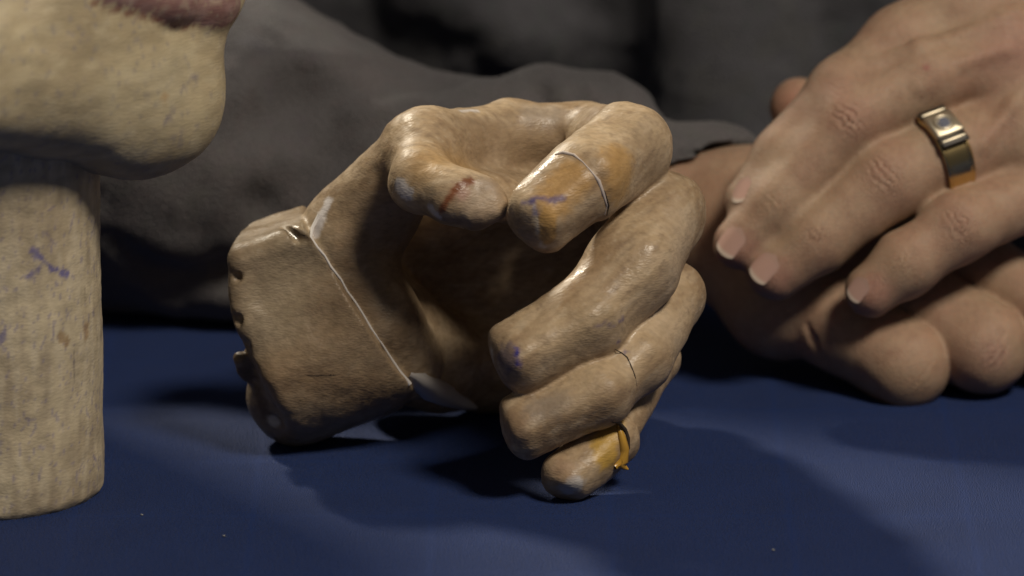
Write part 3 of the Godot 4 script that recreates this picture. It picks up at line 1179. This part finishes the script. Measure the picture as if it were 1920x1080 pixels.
func mark_hand(h: Field) -> void:
	var white := Color(.62, .58, .55)
	var ink := Color(.07, .065, .20)
	var m := wood_marks
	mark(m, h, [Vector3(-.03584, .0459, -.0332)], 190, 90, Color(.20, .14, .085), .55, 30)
	mark(m, h, [Vector3(-.05518, .05217, -.0364), Vector3(-.06346, .03493, -.03146)], 60, 50, Color(.34, .28, .19), .5, 25)
	mark(m, h, [Vector3(-.05799, .02127, -.02895), Vector3(-.03593, .01557, -.02872)], 40, 40, Color(.24, .155, .085), .5, 25)
	mark(m, h, [Vector3(-.0699, .0201, -.03283), Vector3(-.06367, .01013, -.02997)], 16, 10, Color(.10, .065, .04), .8, 10)
	mark(m, h, [Vector3(-.05863, .05747, -.03792), Vector3(-.05215, .05455, -.03709)], 9, 7, Color(.09, .06, .035), .8, 8)
	mark(m, h, [Vector3(-.04734, .06543, -.03599), Vector3(-.04899, .06186, -.03497), Vector3(-.05037, .05749, -.03372)], 9, 4, white, 1, 4)
	mark(m, h, [Vector3(-.06187, .0084, -.02947)], 13, 4, Color(.52, .46, .36), 1, 6)
	mark(m, h, [Vector3(-.02813, .07651, -.00968), Vector3(-.02678, .07495, -.00923)], 15, 3, white, 1, 7)
	mark(m, h, [Vector3(-.02052, .07176, -.00551), Vector3(-.0189, .07021, -.00506)], 9, 3, white, 1, 5)
	mark(m, h, [Vector3(-.01304, .08893, -.03852), Vector3(-.00894, .08839, -.04117)], 5, 3, white, 1, 3)
	mark(m, h, [Vector3(-.02171, .08032, -.01639), Vector3(-.01089, .07789, -.02131)], 34, 26, Color(.40, .25, .105), .7, 14)
	mark(m, h, [Vector3(-.0074, .07577, -.00104)], 44, 12, Color(.33, .25, .18), .6, 14)
	mark(m, h, [Vector3(-.01266, .07671, -.00271)], 14, 12, Color(.40, .22, .18), .6, 6)
	mark(m, h, [Vector3(-.01023, .07956, -.00353), Vector3(-.01414, .07801, -.00308), Vector3(-.01643, .07464, -.00212), Vector3(-.01804, .07205, -.00138)], 7, 3, Color(.20, .07, .03), .95, 6)
	mark(m, h, [Vector3(.00552, .08598, -.0461), Vector3(.01035, .08598, -.0461)], 26, 16, Color(.46, .40, .33), .5, 10)
	mark(m, h, [Vector3(-.00827, .07903, -.0427), Vector3(.0069, .07835, -.04531)], 60, 45, Color(.25, .18, .115), .55, 30)  # brown over the web hollow, its shading put into the colour
	mark(m, h, [Vector3(-.00414, .07638, -.04194)], 24, 20, Color(.42, .32, .22), .5, 20)
	mark(m, h, [Vector3(-.0216, .07072, -.00521), Vector3(-.0081, .06748, -.00428)], 16, 14, Color(.17, .115, .07), .6, 10)
	mark(m, h, [Vector3(.03118, .08849, -.01733), Vector3(.03806, .07702, -.01825)], 26, 30, Color(.33, .245, .155), .6, 18)
	mark(m, h, [Vector3(.02283, .06383, .00519), Vector3(.01341, .05296, .01112)], 16, 20, Color(.33, .215, .115), .6, 14)
	mark(m, h, [Vector3(.01474, .08231, .00411), Vector3(.01071, .07815, .0067)], 36, 16, Color(.43, .25, .085), .8, 12)
	mark(m, h, [Vector3(.02695, .08375, -.00613), Vector3(.02768, .07721, -.00707)], 38, 16, Color(.44, .26, .09), .75, 14)
	mark(m, h, [Vector3(.0091, .07429, .00781), Vector3(.00883, .06812, .00958)], 15, 4, Color(.47, .28, .10), 1, 4)
	mark(m, h, [Vector3(.00576, .07622, .00726), Vector3(.00616, .07172, .00855), Vector3(.00776, .06606, .01017)], 3.5, 2, Color(.60, .52, .40), 1, 2)
	mark(m, h, [Vector3(.00268, .07661, .00715), Vector3(.00602, .0779, .00678), Vector3(.00937, .07738, .00693), Vector3(.01285, .07815, .0067)], 5, 4, ink, .7, 8)
	mark(m, h, [Vector3(.00535, .07712, .007), Vector3(.00576, .07429, .00781)], 5, 3, ink, .6, 6)
	mark(m, h, [Vector3(.00201, .07043, .00892)], 26, 16, Color(.20, .13, .07), .6, 14)
	mark(m, h, [Vector3(-.00161, .03852, .01526)], 26, 10, Color(.13, .10, .12), .75, 16)
	mark(m, h, [Vector3(.00107, .04071, .01463), Vector3(.00188, .03697, .0157)], 5, 4, Color(.05, .045, .25), .9, 8)
	mark(m, h, [Vector3(-.00524, .03956, .01075), Vector3(-.00511, .03503, .01205), Vector3(-.00376, .03258, .01415)], 5, 2, Color(.55, .50, .42), 1, 2)
	mark(m, h, [Vector3(.02119, .04625, .01304), Vector3(.0236, .04703, .01282), Vector3(.02548, .04625, .01304), Vector3(.02789, .04806, .01253)], 3, 3, ink, .7, 5)
	mark(m, h, [Vector3(.01475, .04264, .01408), Vector3(.02414, .0478, .0126)], 30, 30, Color(.30, .22, .13), .5, 20)
	mark(m, h, [Vector3(.02689, .0415, .01019), Vector3(.0285, .03891, .01094)], 4, 3, ink, .7, 5)
	mark(m, h, [Vector3(0, .02202, .01999)], 34, 14, Color(.25, .165, .10), .7, 14)
	mark(m, h, [Vector3(.0067, .02589, .01888), Vector3(.01207, .02847, .01814)], 24, 18, Color(.24, .20, .16), .6, 18)
	mark(m, h, [Vector3(.01743, .02911, .01796), Vector3(.02955, .03542, .01334)], 26, 24, Color(.42, .31, .19), .5, 14)
	mark(m, h, [Vector3(.04455, .06813, -.00447), Vector3(.04185, .05775, -.00149)], 40, 30, Color(.50, .39, .27), .6, 20)
	mark(m, h, [Vector3(.0378, .04477, .00223), Vector3(.04206, .03728, -.00405)], 40, 30, Color(.48, .37, .25), .5, 20)
	mark(m, h, [Vector3(.01374, .00474, .01792), Vector3(.01589, .00578, .01763)], 17, 5, Color(.50, .48, .46), .9, 10)
	mark(m, h, [Vector3(.01212, .00966, .01651)], 24, 16, Color(.33, .21, .13), .6, 10)
	mark(m, h, [Vector3(.02565, .01882, .00967), Vector3(.02295, .01492, .01079), Vector3(.0243, .01103, .01191)], 22, 8, Color(.47, .29, .06), .9, 10)


func mark_skin(h: Field) -> void:
	mark(skin_marks, h, [Vector3(.10999, .08509, -.09921)], 5, 6, Color(0.336, 0.096, 0.088), .8, 3)
	for q in [Vector3(.08907, .07494, -.08506), Vector3(.0981, .06163, -.07844), Vector3(.118, .05009, -.07092), Vector3(.08709, .08136, -.09252)]:
		mark(skin_marks, h, [q], 26, 24, Color(0.344, 0.188, 0.14), .4, 16)
	for q in [Vector3(.05985, .04196, -.0728), Vector3(.06897, .03555, -.06956), Vector3(.09483, .0326, -.0645)]:
		mark(skin_marks, h, [q], 40, 26, Color(0.344, 0.16, 0.128), .55, 12)
	mark(skin_marks, h, [Vector3(.13375, .09029, -.1007)], 60, 50, Color(0.376, 0.2, 0.152), .6, 20)
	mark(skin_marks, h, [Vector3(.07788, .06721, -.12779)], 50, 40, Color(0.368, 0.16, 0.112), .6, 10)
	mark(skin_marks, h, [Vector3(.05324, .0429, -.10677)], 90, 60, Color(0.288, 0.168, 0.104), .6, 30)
	mark(skin_marks, h, [Vector3(.12815, .01396, -.07039)], 30, 20, Color(0.368, 0.216, 0.168), .6, 12)


func mark_head(h: Field) -> void:
	var m := head_marks
	scratches(m)
	mark(m, h, [Vector3(-.10237, .13145, .02372), Vector3(-.087, .12633, .01817), Vector3(-.08042, .12353, .01335), Vector3(-.06931, .12272, .00095)], 4, 3, Color(.18, .06, .04), .75, 5)
	mark(m, h, [Vector3(-.08578, .10642, .01686)], 8, 4, Color(.42, .24, .08), .8, 4)
	mark(m, h, [Vector3(-.07817, .11012, .00877), Vector3(-.08149, .10848, .01205), Vector3(-.08189, .10644, .01264)], 2.5, 2, Color(.10, .09, .16), .7, 3)
	mark(m, h, [Vector3(-.08335, .10299, .01363), Vector3(-.086, .09929, .01469)], 3, 3, Color(.10, .09, .17), .7, 4)
	mark(m, h, [Vector3(-.0834, .11074, .01562)], 50, 40, Color(.46, .40, .27), .5, 20)
	mark(m, null, [Vector3(-.11914, .06529, .01039), Vector3(-.11512, .06143, .0115), Vector3(-.1111, .05949, .01205)], 5, 4, Color(.07, .07, .30), .75, 10)
	mark(m, null, [Vector3(-.1178, .06078, .01169), Vector3(-.12021, .05885, .01224)], 4, 4, Color(.07, .07, .28), .6, 8)
	mark(m, null, [Vector3(-.12717, .04341, .01667), Vector3(-.12583, .04727, .01556)], 4, 3, Color(.08, .08, .26), .6, 8)
	mark(m, null, [Vector3(-.11311, .0447, .0163), Vector3(-.11177, .04341, .01667)], 9, 3, Color(.33, .22, .11), .8, 6)
	mark(m, null, [Vector3(-.10727, .04651, .01297), Vector3(-.10727, .04393, .01371)], 8, 4, Color(.33, .21, .11), .7, 5)
	mark(m, null, [Vector3(-.10977, .04856, .01519), Vector3(-.11003, .03312, .01962)], 1.6, 1.4, Color(.10, .09, .10), .6, 2)
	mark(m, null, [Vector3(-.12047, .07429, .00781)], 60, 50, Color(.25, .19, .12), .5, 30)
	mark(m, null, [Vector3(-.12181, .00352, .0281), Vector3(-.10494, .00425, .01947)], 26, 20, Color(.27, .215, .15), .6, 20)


func scratches(m: Marks) -> void:
	var rng := RandomNumberGenerator.new()
	rng.seed = 4
	for k in 46:
		var at := Vector3(-.13346, -.00001, .00047)
		var ang := rng.randf_range(-.6, 1.7)
		var y := rng.randf_range(.004, .085)
		var up := rng.randf_range(-1, 1) * .006
		var round_ := rng.randf_range(-.12, .12)
		var ps := []
		for j in 4:
			var w := ang + round_ * j / 3.0
			ps.append(Vector3(at.x + cos(w) * .02957, y + up * j / 3.0, at.z + sin(w) * .02957))
		var pick := rng.randi() % 3
		m.add(ps, rng.randf_range(.00012, .0003), .0003, [Color(.12, .11, .26), Color(.22, .17, .12), Color(.55, .48, .36)][pick], rng.randf_range(.4, .8), .0004)


func seams(h: Field) -> void:
	var hand := get_node("carved_hand")
	var chalk := plain(Color(.58, .55, .52), .6)
	var dark := plain(Color(.03, .02, .012), .8)
	var glue := plain(Color(.45, .25, .035), .25)
	glue.metallic_specular = .6
	var spots := [Vector3(-.04942, .06333, -.03118), Vector3(-.05134, .05989, -.03019), Vector3(-.05162, .05752, -.02951), Vector3(-.04997, .05514, -.02883), Vector3(-.04805, .05303, -.02822), Vector3(-.04654, .05039, -.02747), Vector3(-.04393, .04723, -.02656), Vector3(-.04242, .04445, -.02576), Vector3(-.04009, .04142, -.02489), Vector3(-.03816, .03852, -.02406), Vector3(-.03624, .03522, -.02312), Vector3(-.0335, .03139, -.02202), Vector3(-.03116, .0277, -.02096), Vector3(-.02888, .02362, -.0226), Vector3(-.02644, .01979, -.02431)]
	part("plaster_seam", tube(on_all(h, spots), [.0006, .0005, .0004, .00034, .0003, .00033, .0003, .00028, .0003, .0003, .00034, .0003, .00036, .0004, .0007]), chalk, hand)
	var wedge := [Vector3(-.02683, .02049, -.03153), Vector3(-.02422, .01851, -.03237), Vector3(-.02106, .01599, -.03305), Vector3(-.01733, .01373, -.03381), Vector3(-.01318, .01147, -.03456), Vector3(-.00972, .00974, -.03547)]
	part("plaster_filling", tube(on_all(h, wedge, -.0004), [.0012, .0026, .0034, .0030, .002, .0008], 14, FRONT, .45), chalk, hand)
	var tip := hand.get_node("index_finger")
	spots = [Vector3(.01075, .08707, -.00147), Vector3(.01289, .08758, -.00162), Vector3(.01558, .08694, -.00143), Vector3(.01773, .08526, -.00095), Vector3(.01988, .08294, -.00028), Vector3(.02176, .08061, .00038), Vector3(.02283, .07777, .0012), Vector3(.02391, .0748, .00205), Vector3(.02337, .07261, .00268)]
	part("glue_line", tube(on_all(h, spots), [.0002, .0005, .0004, .00018, .00022, .00055, .00045, .0002, .0001]), plain(Color(.52, .45, .40), .4), tip)
	part("joint_gap", tube(on_all(h, [Vector3(.02203, .08061, .00038), Vector3(.02337, .07777, .0012), Vector3(.02431, .07467, .00208), Vector3(.02391, .07235, .00275)]), [.0001, .0002, .0003, .0001]), dark, tip)
	spots = [Vector3(.02597, .03917, .00946), Vector3(.02772, .03827, .00972), Vector3(.02906, .03723, .01001), Vector3(.03014, .0349, .01068), Vector3(.03097, .03244, .00998), Vector3(.03154, .02946, .00943)]
	part("crack", tube(on_all(h, spots), [.00008, .00018, .0002, .0002, .0002, .00008]), dark, hand.get_node("ring_finger"))
	var li := hand.get_node("little_finger")
	spots = [Vector3(.02511, .02011, .0093), Vector3(.027, .01985, .00938), Vector3(.02862, .01804, .0099), Vector3(.02943, .01596, .01049), Vector3(.02975, .01256, .00866)]
	part("joint_gap", tube(on_all(h, spots), [.0002, .0005, .0006, .0005, .0002]), dark, li)
	spots = [Vector3(.027, .01882, .00967), Vector3(.02781, .01622, .01042), Vector3(.02835, .01337, .01124), Vector3(.0281, .01036, .01069), Vector3(.02596, .00814, .00993)]
	part("glue_bead", tube(on_all(h, spots), [.0006, .001, .0014, .0016, .0008], 10), glue, li)
	part("glue_drip", tube([h.onto(Vector3(.02678, .00944, .00956), FRONT), Vector3(.02815, .00799, .00857), Vector3(.02951, .00704, .00828)], [.0014, .0009, .0002], 8), glue, li)
